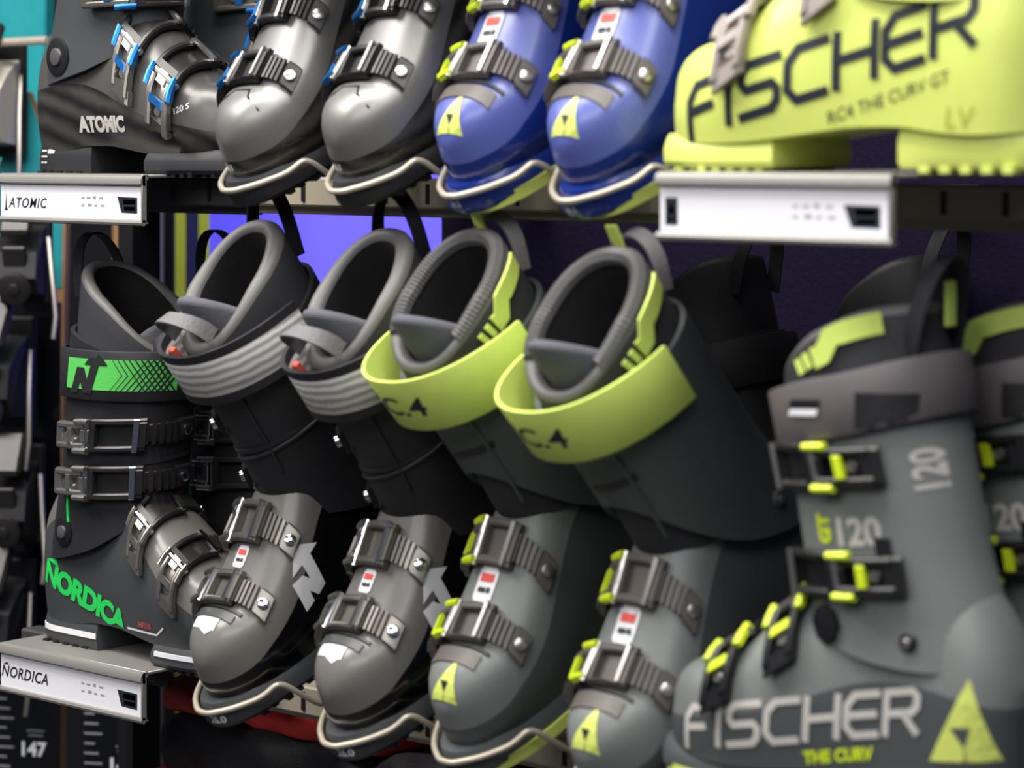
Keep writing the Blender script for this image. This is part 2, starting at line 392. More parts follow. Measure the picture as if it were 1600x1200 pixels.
def buckle(boot, fn, t, sg, m_frame, m_lever, m_acc, m_rivet, skew=0, k=1.0, style='frame', s_off=0.0, acc=True, lever=True, ks=1.0):
    """sg = +1: lever on +y. s runs from the ladder side (-) to the lever side (+)"""
    f = lambda a, b, c, sk: fn(sg*(a*k*ks+s_off), t+b*k, c*k, sk*sg)
    B = MB()                                               # the bail frame
    for e in (-1, 1): mbox(B, f, -.020, .030, e*.0125-.0028, e*.0125+.0028, .003, .0095, skew, bev=.0015)
    mbox(B, f, -.020, -.014, -.0125, .0125, .003, .0105, skew, ns=1, bev=.0015)
    mbox(B, f, .024, .030, -.0125, .0125, .003, .0095, skew, ns=1, bev=.0015)
    mbox(B, f, -.016, .028, -.0098, .0098, .0006, .003, skew)
    bk = B.build('buckle', m_frame, boot)
    S = MB()                                               # ladder strap with teeth and its square end
    mbox(S, f, -.052, -.012, -.0085, .0085, .0008, .0042, skew, bev=.001)
    mbox(S, f, -.068, -.050, -.0105, .0105, .0008, .0052, skew, bev=.0015)
    for i in range(5): mbox(S, f, -.047+i*.0062, -.0438+i*.0062, -.0095, .0095, .004, .0072, skew, ns=1)
    S.build('ladder_strap', m_frame, bk)
    V = MB(); c0 = f(-.059, 0, .005, skew); c1 = f(-.059, 0, .009, skew); V.cyl(c0, c1-c0, .0055*k, .0026*k, 14)
    V.build('rivet', m_rivet, bk)
    S = MB(); mbox(S, f, -.0145, -.0105, -.0155, .0155, .0095, .0125, skew, ns=1, bev=.001); S.build('catch_bar', m_rivet, bk)
    if lever:
        L = MB()                                           # lever with a window, hinged near the frame
        mbox(L, f, .030, .040, -.006, .006, .004, .011, skew, bev=.001)
        for e in (-1, 1): mbox(L, f, .036, .074, e*.0095-.0028, e*.0095+.0028, .004, .012, skew, bev=.0015)
        mbox(L, f, .068, .080, -.0125, .0125, .003, .010, skew, bev=.002)
        mbox(L, f, .030, .076, -.0065, .0065, .0008, .004, skew)
        L.build('lever', m_lever, bk)
        V = MB()
        c0 = f(.033, -.0165, .008, skew); c1 = f(.033, .0165, .008, skew); V.cyl(c0, c1-c0, .0036*k, (c1-c0).length, 10)
        V.build('hinge_pin', m_rivet, bk)
        V = MB(); c0 = f(.060, 0, .004, skew); c1 = f(.060, 0, .008, skew); V.cyl(c0, c1-c0, .0045*k, .004*k, 10); V.build('lever_screw', m_rivet, bk)
        if acc:
            for e in (-1, 1):
                A = MB(); mbox(A, f, .030, .046, e*.0135-.0026, e*.0135+.0026, .008, .0145, skew, bev=.0018); A.build('accent_clip', m_acc, bk)
            A = MB(); mbox(A, f, .050, .056, -.008, .008, .0085, .0125, skew, bev=.001); A.build('accent_bar', m_acc, bk)
    return bk

def shell_wall(fn_lo, fn_hi, cf, th, nth=48, nh=10, th0=0, th1=2*math.pi, roll=False):
    """rings of a thick open tube between two height curves: outer up, over the rim, inner down"""
    rings = []
    closed = abs(th1-th0-2*math.pi) < 1e-6
    TH = [th0+(th1-th0)*i/(nth if closed else nth-1) for i in range(nth)]
    for k in range(nh+1): rings.append([cf.pt(t, fn_lo(t)+(fn_hi(t)-fn_lo(t))*k/nh) for t in TH])
    if roll:
        for a in (30, 60, 90, 120, 150):
            rings.append([cf.pt(t, fn_hi(t)+th/2*math.sin(R(a)), -th/2+th/2*math.cos(R(a))) for t in TH])
    for k in range(nh, -1, -1): rings.append([cf.pt(t, fn_lo(t)+(fn_hi(t)-fn_lo(t))*k/nh, -th) for t in TH])
    return rings, closed
def tube_wall(name, mats, parent, cf, lo, hi, th, mfn=None, roll=False, nth=48, nh=10, th0=0, th1=2*math.pi):
    rings, closed = shell_wall(lo, hi, cf, th, nth, nh, th0, th1, roll)
    mb = MB(); rings.append(rings[0]); mb.loft(rings, closed, False, False, 0, mfn)
    if not closed:
        n = len(rings[0]); m = len(rings)-1
        for j in (0, n-1):
            col = [rings[i][j] for i in range(m)]; mb.add(col, [tuple(range(m))])
    return mb.build(name, mats, parent, 50)

def cosmix(back, side, front):
    """height as a smooth function of theta (0 front, pi back)"""
    A, B, C = (front+back)/4+side/2, (front-back)/2, (front+back)/4-side/2
    return lambda t: A+B*math.cos(t)+C*math.cos(2*t)

def sole_outline(clog, x0, x1, grow, n=26):
    """plan outline that follows the shell, pushed out by grow"""
    up = []
    for i in range(n+1):
        x = x0+(x1-x0)*(1-math.cos(math.pi*i/n))/2
        xx = min(max(x, -.0119), XT)
        wv = clog.w(xx)*(.84 if x1 > .28 else .75)+grow
        if x1 > .28 and x > .215:
            e = (x-.215)/(x1-.215); wv *= max(0, 1-e**2.7)**(1/2.2)
        if x0 < .02 and x < .03:
            e = (.03-x)/(.03-x0); wv *= max(0, 1-e**2.6)**(1/2.6)
        up.append((x, wv))
    return up+[(x, -y) for x, y in up[::-1] if y > 1e-5]
def layered(mb, outline, zs, mi=0):
    rings = []
    cxm = sum(p[0] for p in outline)/len(outline)
    for z, k in zs: rings.append([(cxm+(x-cxm)*(1+(k-1)*.4), y*k, z) for x, y in outline])
    mb.loft(rings, True, True, True, mi)

def make_boot(name, label, cat_group, cfg):
    root = thing(name, label, 'ski boot', group=cat_group)
    g = cfg.get; lever = g('lever', -1)
    cl = Clog(g('fat', 1.0), g('ztk', 1.0), g('line', 1.0), g('ridge', False), g('bw', .80))
    # ---- lower shell
    xs = [-.012, -.0115, -.010, -.007, -.002, .006, .016]+[.03+i*.0125 for i in range(17)]+[.242, .25, .258, .266, .274, .281, .287, .292, .2955, .298, .2994, XT]
    NL, n = cl.NL, len(cl.ring(.1))
    mb = MB(); mb.loft([cl.ring(x) for x in xs], True, True, True, 0, lambda i, j: 1 if (j < NL or j >= n-NL) else 0)
    shell = mb.build('lower_shell', [g('top'), g('side')], root, 28)
    # ---- soles
    so = sole_outline(cl, .188, .312, .003); mb = MB(); layered(mb, so, [(.0, .93), (.004, 1), (.013, 1), (.016, .97), (.020, .93), (.024, .86)])
    ts = mb.build('toe_sole', g('sole'), root, 30)
    so = sole_outline(cl, -.016, .092, .003); mb = MB(); layered(mb, so, [(0, .95), (.004, 1), (.018, 1), (.024, .97), (.032, .9)])
    hs = mb.build('heel_sole', g('sole'), root, 30)
    if g('sole_low'):                                        # walking tread of another colour
        mb = MB(); so = sole_outline(cl, .10, .306, .0055)
        rings = [[(x, y, z+.020*max(0, min(1, (.215-x)/.1))) for x, y in so] for z in (-.003, .007)]
        mb.loft(rings, True, True, True); o = mb.build('tread', g('sole_low'), root, 30)
        mb = MB(); so = sole_outline(cl, -.014, .088, .005); mb.prism(so, -.003, .007); mb.build('tread', g('sole_low'), root, 30)
    mb = MB()
    for i in range(7):
        for s_ in (-1, 1): mb.box((.203+i*.0125, s_*.036*(1 if i < 5 else .8), -.0005), (.006, .016, .005))
    for i in range(5):
        for s_ in (-1, 1): mb.box((.008+i*.016, s_*.028, -.0005), (.008, .018, .005))
    tag(mb.build('tread_lug', g('lug', M_black), root), kind='stuff')
    if g('sole_strip'):
        mb = MB(); so = sole_outline(cl, .195, .3125, .0042); mb.prism(so, .011, .0155); mb.build('sole_strip', g('sole_strip'), root)
        mb = MB(); so = sole_outline(cl, -.0165, .09, .0042); mb.prism(so, .012, .0175); mb.build('sole_strip', g('sole_strip'), root)
    # ---- cuff
    LN = g('lean', .27); cf = Cuff(g('grow', 0.0), LN)
    lo = cosmix(g('lo_b', .088), g('lo_s', .100), g('lo_f', .135))
    hi = cosmix(g('hb', .325), g('hs', .298), g('hf', .268))
    cuff = tube_wall('cuff', [g('cuff')], root, cf, lo, hi, .0045, nh=14)
    bv_shell = bvh_of(shell); bv_cuff = bvh_of(cuff)
    # overlap edge of the cuff flap and a moulded rib
    mb = MB(); sd = -lever
    rib = [(sd*.030, .175+i*.0095, .0012) for i in range(11)]
    mb.tube(mpath(cf.map, rib), .0014, 6)
    if g('band', True): mbox(mb, cf.map, -.05, .06, .198, .2015, -.0005, .0016, .12)
    mb.build('flap_edge', g('cuff'), root)
    # pivot discs at the ankle
    for s_ in (-1, 1):
        mb = MB(); th = cf.pt(s_*R(108), g('lo_s', .100)+.019); nn = Vector((-.1, s_, 0)).normalized(); mb.cyl(th-nn*.002, nn, g('piv_r', .012), .005, 20)
        pv = mb.build('pivot', g('piv', M_gun), root)
        mb = MB(); mb.cyl(th+nn*.003, nn, g('piv_r', .012)*.45, .0022, 12); mb.build('pivot_bolt', M_silver, pv)
    # ---- liner: foam wall with a rolled lip
    lf = Cuff(-.0065, LN)
    lhi = cosmix(g('lb', .372), g('ls', .338), g('lf', .285))
    nh = 10
    lin_m = [g('liner', M_liner), g('lip', M_lip), g('lining', M_linerin)]
    liner = tube_wall('liner', lin_m, root, lf, lambda t: .15, lhi, g('foam', .013),
                      lambda i, j: 1 if nh <= i <= nh+5 else (0 if i < nh else 2), True, 48, nh)
    mb = MB(); mb.add([lf.pt(2*math.pi*i/40, .152, -.008) for i in range(40)], [tuple(range(40))]); mb.build('footbed', M_linerin, liner)
    if g('ribs'):
        for s_ in (-1, 1):
            mb = MB(); pts = []; rr = []
            for i in range(79):
                a = R(55)+(math.pi-R(55))*i/78; pts.append(lf.pt(s_*a, lhi(a)+.004, -.0075)); rr.append(.0079 if i % 2 else .0067)
            mb.tube(pts, rr, 8); mb.build('ribbed_lip', g('ribs'), liner, 20)
    # ---- tongue
    tf = Cuff(-.021, LN)
    tt = g('tongue_h', .338)
    tlo = lambda t: .18; thi = lambda t: tt-.030*(t/R(70))**2
    tong = tube_wall('tongue', [g('tongue', M_fabric)], root, tf, tlo, thi, .012, None, True, 17, 8, -R(72), R(72))
    # ---- power strap
    if g('strap'):
        s0, s1 = g('strap_z', (.262, .304)); so_ = g('strap_off', .006); sl = g('strap_loose', 0.0); tilt = g('strap_tilt', -.02)
        NN = 64; rings = []; a0_, a1_ = [R(v) for v in g('strap_arc', (0, 360))]; full = abs(a1_-a0_-2*math.pi) < 1e-6
        TS = [a0_+(a1_-a0_)*i/NN for i in range(NN if full else NN+1)]
        def sp(t, h, o):
            loose = sl*max(0, math.cos(t-g('loose_dir', 0)))**2
            return cf.pt(t, h-tilt*(-math.cos(t)), so_+loose+o)
        secs = [(s0, 0), (s0, .0026), (s0+.001, .0032), (s1-.001, .0032), (s1, .0026), (s1, 0)]
        for t in TS: rings.append([sp(t, h, o) for h, o in secs])
        if full: rings.append(rings[0])
        mb = MB(); mb.loft(rings, True, not full, not full)
        st = mb.build('power_strap', g('strap'), root, 40); bv_strap = bvh_of(st)
        SPF = lambda sd, h, n: sp(cf.th_of(sd, h), h, .0032+n)
        if g('strap_edge'):
            for (e0, e1) in ((s0-.0075, s0+.0005), (s1-.0005, s1+.0075)):
                rings = [[sp(t, h, o) for h, o in ((e0, -.0004), (e0, .0036), (e1, .0036), (e1, -.0004))] for t in TS]
                if full: rings.append(rings[0])
                mb = MB(); mb.loft(rings, True, not full, not full); mb.build('strap_edge', g('strap_edge'), st, 40)
    else: st = None; bv_strap = None; SPF = None
    # ---- pull loops
    def loop(c, r_, h, ax, wd, m, nm='pull_loop', lean=0.0, par=root):
        mb = MB(); ax = Vector(ax).normalized(); pts = []
        for i in range(15):
            a = math.pi*i/14; pts.append(Vector(c)+ax*(r_*math.cos(a))+Vector((lean*math.sin(a), 0, h*math.sin(a)**.8)))
        sd_ = ax.cross(Vector((lean, 0, 1))).normalized()
        mb.ribbon(pts, sd_, wd, .0018); return mb.build(nm, m, par)
    bk = lf.pt(math.pi-.55, g('lb', .372)-.030, .0012); lr = abs(bk.y); bk.y = 0
    if g('loop_back', True): loop(bk, lr, g('loop_h', .038)+.026, (0, 1, 0), .014, g('loop_m', M_ribbon), lean=-.016)
    if g('loop_front'):
        ft = tf.pt(0, tt-.03); loop(ft+Vector((.004, 0, 0)), .026, g('loop_front'), (0, 1, 0), .016, g('loopf_m', M_greyribbon), 'tongue_loop', .02)
    if g('tabs'):                                            # coloured pull tabs along the liner lip
        for s_ in (-1, 1):
            mb = MB(); pts = [lf.pt(s_*R(a), lhi(R(a))-.004-(.010 if a < 95 else 0), .0026) for a in range(84, 138, 6)]
            mb.ribbon(pts, [Vector((0, 0, 1))]*len(pts), .016, .0022); mb.build('liner_tab', g('tabs'), liner)
            mb = MB()
            for a in (70, 77):
                mb.ribbon([lf.pt(s_*R(a), lhi(R(a))-.013, .0026), lf.pt(s_*R(a+4), lhi(R(a+4))-.013, .0026)], Vector((0, 0, 1)), .012, .0022)
            mb.build('liner_tab', g('tabs'), liner)
        mb = MB(); p = lf.pt(math.pi, g('lb', .372)-.006, .003); mb.box(p+Vector((-.002, -.012, .012)), (.003, .013, .034), bev=.001); mb.build('liner_tab', g('tabs'), liner)
    # ---- buckles on the lower shell
    bm = g('buckle'); cb = g('clog_buckles', ((.185, .10), (.122, .0)))
    for t, sk in cb:
        buckle(root, cl.map, t, lever, bm[0], bm[1], bm[2], bm[3], sk, g('bk', 1.0), s_off=g('b_off', 0.0), ks=g('ks', 1.0))
    for t in g('cuff_buckles', ()):
        buckle(root, cf.map, t, lever, *g('cuff_bm', bm), g('cuff_skew', -.06), g('cbk', 1.1), s_off=g('cuff_off', 0.0))
    root['_'] = 1; del root['_']
    return dict(root=root, cl=cl, cf=cf, lf=lf, shell=shell, cuff=cuff, strap=st, bs=bv_shell, bc=bv_cuff, bst=bv_strap, spf=SPF, liner=liner, toe=ts, heel=hs)

def strap_print(b, nm, T, s0, h0, m, par, n=.0005, dirn=1, lim=.005):
    """print that runs around the strap: x of the shape is measured along the strap"""
    V = []; Fc = []
    for t in split(T, lim): Fc.append((len(V), len(V)+1, len(V)+2)); V += [tuple(b['spf'](s0+dirn*p[0], h0+p[1], n)) for p in t]
    me = bpy.data.meshes.new(nm); me.from_pydata(V, [], Fc); me.materials.append(m); me.update()
    o = bpy.data.objects.new(nm, me); COL.objects.link(o); o.parent = par; return o
def sidep(b, nm, T, x, z, side, m, on='bs', ang=0.0, par=None):
    """print on the side of the boot; side = -1 right face, +1 left face"""
    return decal(nm, rot2(T, ang), b[on], (x, side*.09, z), (-side, 0, 0), (0, 0, 1), m, par or b['root'])
def topp(b, nm, T, x, y, m, ang=0.0, on='bs', par=None, slope=.55):
    """print on top of the toe, read from in front of the toe"""
    zc = b['cl'].prm(x)[2] if on == 'bs' else .1
    up = Vector((-1, 0, slope)).normalized(); return decal(nm, rot2(T, ang), b[on], (x, y, zc), (0, 1, 0), up, m, par or b['root'])
TRI = [((-.5, -.5), (.5, -.5), (.12, .55)), ]
def fischer_mark(k): 
    outer = [((-.52*k, -.55*k), (.48*k, -.55*k), (.20*k, .62*k))]
    inner = [((-.13*k, -.06*k), (.17*k, -.06*k), (.06*k, -.34*k)), ((.03*k, -.55*k), (.06*k, -.55*k), (.06*k, -.30*k))]
    return outer, inner
def n_mark(k):
    q = [[(-.5, -.5), (-.22, -.5), (-.02, .22), (-.30, .22)], [(-.30, .22), (-.02, .22), (.30, -.5), (.02, -.5)],
         [(.02, -.5), (.30, -.5), (.52, .36), (.24, .36)], [(-.02, .30), (.78, .30), (.62, .50), (.14, .50)], [(.78, .30), (.62, .50), (.44, .62), (.40, .50)]]
    return rot2(quads(q), 0, k=k)

# ================================================================== THE SETTING
def struct(name, c, d, m, parent=None, bev=0):
    mb = MB(); mb.box(c, d, 0, None, bev); o = mb.build(name, m, parent, 30)
    if parent is None: o['kind'] = 'structure'
    return o
M_floor = mat('dark_shop_floor', (58, 56, 58), .5, var=.15, scale=12)
M_backwall = mat('black_back_wall', (14, 14, 20), .85, var=.2)
struct('floor', (-1.0, 1.2, -.02), (6.4, 4.2, .04), M_floor)
struct('wall_back', (-1.5, 2.62, 1.4), (5.4, .06, 2.8), M_backwall)
struct('wall_right', (.216, 1.87, 1.4), (3.166, .10, 2.8), M_wall)          # the dark speckled wall behind the right half of the boots
# backlit violet panel on the far wall
lp = thing('light_box', 'glowing violet-blue backlit panel behind the black boots', 'light panel', (-1.935, 2.20, EZ-.16))
mb = MB(); mb.box((0, .012, 0), (.54, .05, .30), bev=.006); mb.build('housing', M_black, lp)
M_glow = mat('violet_backlit_acrylic', (92, 84, 240), .4, emit=.9, var=.1, scale=3)
mb = MB(); mb.box((0, -.016, 0), (.525, .006, .28), bev=.001); mb.build('diffuser', M_glow, lp)
mb = MB()
for x in (-.2, .2): mb.box((x, .20, 0), (.03, .37, .03))
mb.build('wall_bracket', M_black, lp)

# ------------------------------------------------------------------ rails that carry shelves and wire brackets
def rail(name, label, x0, x1, z, m):
    t = thing(name, label, 'rail', ((x0+x1)/2, 1.445, EZ+z), group='boot display rails')
    L = x1-x0; mb = MB(); mb.box((0, 0, -.014), (L, .026, .028), bev=.002); mb.box((0, .010, -.031), (L, .012, .010), bev=.001)
    mb.build('beam', m, t)
    for i in range(int(L/.055)):
        mb = MB(); mb.box((-L/2+.03+i*.055, -.0135, -.014), (.004, .002, .018)); mb.build('slot', M_black, t)
    for i in range(max(2, int(L/.30))):
        x = -L/2+.05+i*(L-.1)/max(1, int(L/.30)-1); mb = MB()
        mb.box((x, .205, -.018), (.020, .385, .024), bev=.002); mb.build('arm', M_darksteel, t)
    return t
rail('display_rail', 'beige slotted steel rail under the upper row of boots', -1.265, -.10, -.030, M_rail)
rail('display_rail', 'beige slotted steel rail under the lower row of boots', -1.265, -.10, -.516, M_rail)
t = rail('display_rail', 'dark grey rail end beside the shelf holding the graphite boot', -1.62, -1.268, -.032, M_darksteel)
t = rail('display_rail', 'short dark rail under the shelf with green lettered boot', -1.62, -1.40, -.516, M_darksteel)
po = thing('rack_post', 'dark steel upright carrying the left rails and shelves', 'post', (-1.745, 1.70, 0))
mb = MB(); mb.box((0, 0, 1.15), (.026, .05, 2.3), bev=.004); mb.build('upright', M_black, po)
mb = MB(); mb.box((0, 0, .006), (.16, .16, .012), bev=.003); mb.build('foot_plate', M_darksteel, po)
mb = MB()
for z in (-.054, -.544): mb.box((.10, .0, EZ+z), (.24, .04, .04), bev=.003)
mb.build('cross_arm', M_darksteel, po)
lg = thing('back_ledge', 'dark ledge in the shadow behind the lime strapped boots', 'shelf', (-.78, 1.72, EZ-.503))
mb = MB(); mb.box((0, 0, 0), (.74, .23, .012), bev=.002); mb.build('board', M_black, lg)
mb = MB()
for x in (-.2, .2): mb.box((x, .03, -.03), (.015, .13, .05))
mb.build('bracket', M_black, lg)

# ------------------------------------------------------------------ shelves with price-label fronts
def shelf(label, x0, x1, z, brand, y=1.36, k=1.0):
    xc = (x0+x1)/2; W = x1-x0
    t = thing('display_shelf', label, 'shelf', (xc, y, EZ+z), group='small display shelves'); dp = 1.616-y
    mb = MB(); mb.box((0, dp/2, -.0015), (W, dp, .003), bev=.0008)
    prof = [(-.001, 0), (-.005, -.0015), (-.0068, -.005), (-.0068, -.009), (-.004, -.0105), (-.001, -.0105)]
    mb.loft([[(x, y, zz) for y, zz in prof] for x in (-W/2, W/2)], True, True, True)
    mb.build('plate', M_shelf, t, 40)
    h = .047; mb = MB(); mb.box((0, .0015, -.006-h/2+.003), (W, .002, h-.004))
    mb.tube([(-W/2, -.003, -h), (W/2, -.003, -h)], .0032, 8); mb.tube([(-W/2, -.0022, -.0095), (W/2, -.0022, -.0095)], .002, 6)
    mb.box((W/2-.0012, -.001, -h/2), (.0024, .008, h), bev=.0005)
    ho = mb.build('label_holder', M_shelf, t, 40)
    cw = W-.006; mb = MB(); mb.box((-.0015, -.0018, -.029), (cw, .0012, .0345), bev=.0003); card = mb.build('price_card', M_card, ho)
    def pr(nm, T, m): flat_print(nm, T, (-.0015, -.0026, -.029), (1, 0, 0), (0, 0, 1), m, card)
    l = -cw/2
    if brand == 'ATOMIC':
        pr('lettering', rot2(text2d('ATOMIC', .0145, .25, .0002, 1.15), 0, l+.045, -.001), M_dkprint)
        pr('logo_mark', [((l+.006, -.009), (l+.0125, -.009), (l+.0092, -.004)), ((l+.0078, -.006), (l+.0106, -.006), (l+.0092, .010))], M_dkprint)
    elif brand == 'NORDICA':
        pr('lettering', rot2(text2d('NORDICA', .0160, .25, .0003, 1.08), 0, l+.040, .001), M_dkprint)
        pr('logo_mark', [((l+.004, .0075), (l+.014, .0075), (l+.011, .0105))], M_dkprint)
    else:
        pr('logo_block', rect(l+.005, -.010, l+.0165, .010), M_dkprint)
        pr('logo_mark', [((l+.007, -.002), (l+.0145, -.002), (l+.0108, .008))]+rect(l+.007, -.0075, l+.0100, -.004)+rect(l+.0115, -.0075, l+.0145, -.004), M_white)
    T = []
    for j, row in enumerate(((0, .008, .018, .028), (0, .010, .020, .030))):
        for q, x in enumerate(row): T += rect(.020+x, .0045-j*.0075, .020+x+(.006 if q % 2 else .0045), .0062-j*.0075+(.001 if q == 2-j else 0))
    pr('small_print', T, M_greyprint)
    r_ = cw/2
    pr('price_flag', [((r_-.036, .007), (r_-.006, .0065), (r_-.006, -.009)), ((r_-.036, .007), (r_-.006, -.009), (r_-.030, -.0085))], M_dkprint)
    pr('price_flag_print', rect(r_-.027, -.0005, r_-.009, .0045)+rect(r_-.026, -.0065, r_-.009, -.0025), M_greyprint)
    return t
shelf('grey shelf front with white card reading ATOMIC in slanted letters', -1.556, -1.326, -.028, 'ATOMIC')
shelf('grey shelf front with white card reading NORDICA at lower left', -1.556, -1.326, -.512, 'NORDICA')
shelf('grey shelf front with white card and small black logo under lime boot', -.566, -.362, -.0185, 'LOGO', 1.21)
shelf('grey shelf under the large grey boot at lower right', -.572, -.30, -.468, 'LOGO', 1.21)
mb = MB(); mb.box((-.42, 1.445, EZ-.4935), (.25, .03, .0415), bev=.002); tag(mb.build('shelf_riser', M_darksteel), 'dark riser block under the lower right shelf', 'riser')

# ================================================================== THE BOOTS
PX = (1, 0, 0)
def bellows(b, x, m, wd=.026, ln=.018, nm='vent_patch', skew=0):
    mb = MB(); cl = b['cl']
    mbox(mb, cl.map, -wd, wd, x-ln/2, x+ln/2, .0002, .0016, skew, bev=.0004, taper=.8)
    o = mb.build(nm, m, b['root'])
    mb = MB(); mbox(mb, cl.map, -wd-.004, wd+.004, x-ln/2-.004, x-ln/2-.001, .0002, .0022, skew); mb.build('vent_ridge', MATS['black_plastic'], o)
def sticker(b, x, y, k=1.0, red=True):
    s = .0115*k
    o = topp(b, 'size_sticker', rect(-s, -s*1.1, s, s*1.1)+rect(-s*.8, -s*1.3, s*.8, s*1.3), x, y, M_white, slope=.6)
    if o is None: return
    if red: topp(b, 'sticker_print', rect(-s*.7, .2*s, s*.7, .8*s), x, y, M_redprint, slope=.6, par=o).location = (.0004, 0, .0006)
    q = topp(b, 'sticker_print', rect(-s*.6, -.6*s, s*.2, -.25*s)+rect(s*.3, -.6*s, s*.65, -.2*s), x, y, M_dkprint, slope=.6, par=o)
    if q: q.location = (.0004, 0, .0006)
def place_tilt(o, X, Y, z, p, yaw=-6.0):
    e = Euler((0, R(p), R(-90+yaw)), 'XYZ'); o.rotation_euler = e
    o.location = Vector((X, Y, EZ+z))-e.to_matrix() @ Vector((.312, 0, 0))
def wire_bracket(o_boot, label, group):
    """cream wire cradle: from the rail forward under the sole, up and around the toe lug"""
    root = thing('wire_bracket', label, 'bracket', o_boot.location, o_boot.rotation_euler, group)
    half = [(.085, .038, -.058), (.10, .040, -.040), (.14, .045, -.032), (.218, .0535, -.0235), (.230, .0552, -.0220), (.239, .056, -.015), (.252, .0555, .006), (.259, .054, .0175),
            (.266, .0515, .0225), (.276, .0475, .0205), (.284, .0435, .0195), (.293, .0370, .0195), (.303, .0275, .0195), (.311, .016, .0195), (.3155, .0065, .0195)]
    pts = half+[(x, -y, z) for x, y, z in half[::-1]]
    # smooth
    P = [Vector(p) for p in pts]; S = []
    for i in range(len(P)-1):
        p0, p1, p2, p3 = P[max(i-1, 0)], P[i], P[i+1], P[min(i+2, len(P)-1)]
        for k in range(4):
            t = k/4; S.append(.5*((2*p1)+(-p0+p2)*t+(2*p0-5*p1+4*p2-p3)*t*t+(-p0+3*p1-3*p2+p3)*t**3))
    S.append(P[-1]); mb = MB(); mb.tube(S, .0027, 8); mb.build('wire', M_wire, root, 60)
    mb = MB()
    mb.tube([(.13, -.0445, -.025), (.13, .0445, -.025)], .0022, 6); mb.build('cross_wire', M_wire, root, 60)
    mb = MB(); mb.box((.085, 0, -.064), (.012, .095, .022), bev=.002); mb.build('clamp', M_rail, root)
    return root

# ---------------- black and grey boots hung on wire (lower row, left pair)
def nordica_tilt():
    b = make_boot('ski_boot', 'x', 'boots hung on wire brackets', dict(
        top=M_nordgrey, side=M_blackgloss, sole=M_norddark, cuff=M_blackmat, strap=M_stripe, strap_edge=M_blackmat, strap_z=(.274, .312), strap_arc=(-130, 96), strap_off=.004, strap_loose=.008,
        buckle=(M_pewter, M_pewter, M_pewter, M_chrome), lever=-1, ridge=True, ks=.74, lean=.12, foam=.016, strap_tilt=-.004, hb=.322, hs=.300, hf=.266, lb=.368, ls=.342, lf=.304, tongue_h=.350,
        loop_front=.030, clog_buckles=((.240, .05), (.186, .0)), piv=M_black))
    r = b['root']
    tri = [((260,375),(340,240),(430,335)), ((340,240),(515,205),(430,335)), ((260,375),(430,335),(335,475)), ((260,375),(335,475),(225,635)), ((335,475),(430,335),(570,675)), ((335,475),(570,675),(405,625)),
           ((405,625),(570,675),(490,805)), ((405,625),(490,805),(390,765)), ((215,715),(325,595),(405,625)), ((215,715),(405,625),(390,765)), ((215,715),(390,765),(345,1015)), ((390,765),(435,880),(345,1015))]
    def unskew(a, c):                                            # the mark leans back along the shell
        u, v = (a-385)*7.5e-5, -(c-610)*7.5e-5; return ((.80*u+.33*v)/.703, (.64*v-.58*u)/.703)
    sidep(b, 'logo_mark', [tuple(unskew(*k) for k in t) for t in tri], .190, .086, 1, M_white)
    topp(b, 'name_tag', rect(-.017, -.005, .017, .007)+[((-.004, -.005), (.014, -.005), (.008, -.010))], .275, -.004, M_white)
    topp(b, 'name_tag_print', rect(-.008, -.001, .005, .0008), .278, -.004, M_greyprint)
    bellows(b, .264, M_norddark, .026, .010)
    sticker(b, .212, -.006, .7)
    decal('size_print', text2d('26.0', .010, 0, .0003), bvh_of(b['toe']), (.33, .010, .010), (0, 1, 0), (0, 0, 1), M_white, r)
    cf = b['cf']                                                     # steel ladder ends hanging at the cuff
    for h in (.225, .165):
        mb = MB(); mbox(mb, cf.map, -.050, -.024, h-.010, h+.010, .0005, .005, 0, bev=.001); o = mb.build('cuff_buckle_base', M_black, r)
        mb = MB(); p = cf.map(-.034, h, .005); mb.cyl(p, cf.map(-.034, h, .012)-p, .006, .004, 12)
        mb.tube(mpath(cf.map, [(-.052, h+.008, .004), (-.057, h, .011), (-.052, h-.008, .004)]), .0018, 6); mb.build('buckle_catch', M_chrome, o)
        mb = MB(); p = cf.map(-.012, h-.004, .0004); mb.cyl(p, cf.map(-.012, h-.004, .01)-p, .0028, .0014, 10); mb.build('rivet', M_black, r)
    mb = MB(); mb.tube(mpath(cf.map, [(-.05+i*.012, .183+.0022*i, .001) for i in range(14)]), .0020, 6); mb.build('cuff_overlap_edge', M_blackmat, r)
    for s_ in (-1, 1):
        mb = MB(); p = b['cf'].pt(s_*R(38), .300, .004); mb.box(p, (.006, .007, .014), rot=Euler((0, .3, 0)), bev=.001); mb.build('coral_tab', M_coral, r)
    mb = MB(); lf = b['lf']
    mb.ribbon([lf.pt(R(120+a), .20+.1*a/60, -.0138) for a in range(0, 60, 8)], Vector((0, 0, 1)), .010, .001); mb.build('lining_stripe', M_redlin, b['liner'])
    return b
nb = nordica_tilt()['root']
nb['label'] = 'black and grey ski boot on wire with shiny silver striped strap, nearest the NORDICA shelf'
place_tilt(nb, -1.124, 1.27, -.520, 28)
nb2 = copy_tree(nb); nb2['label'] = 'black and grey ski boot on wire with striped strap, beside the lime strapped boots'
place_tilt(nb2, -.962, 1.27, -.524, 28)

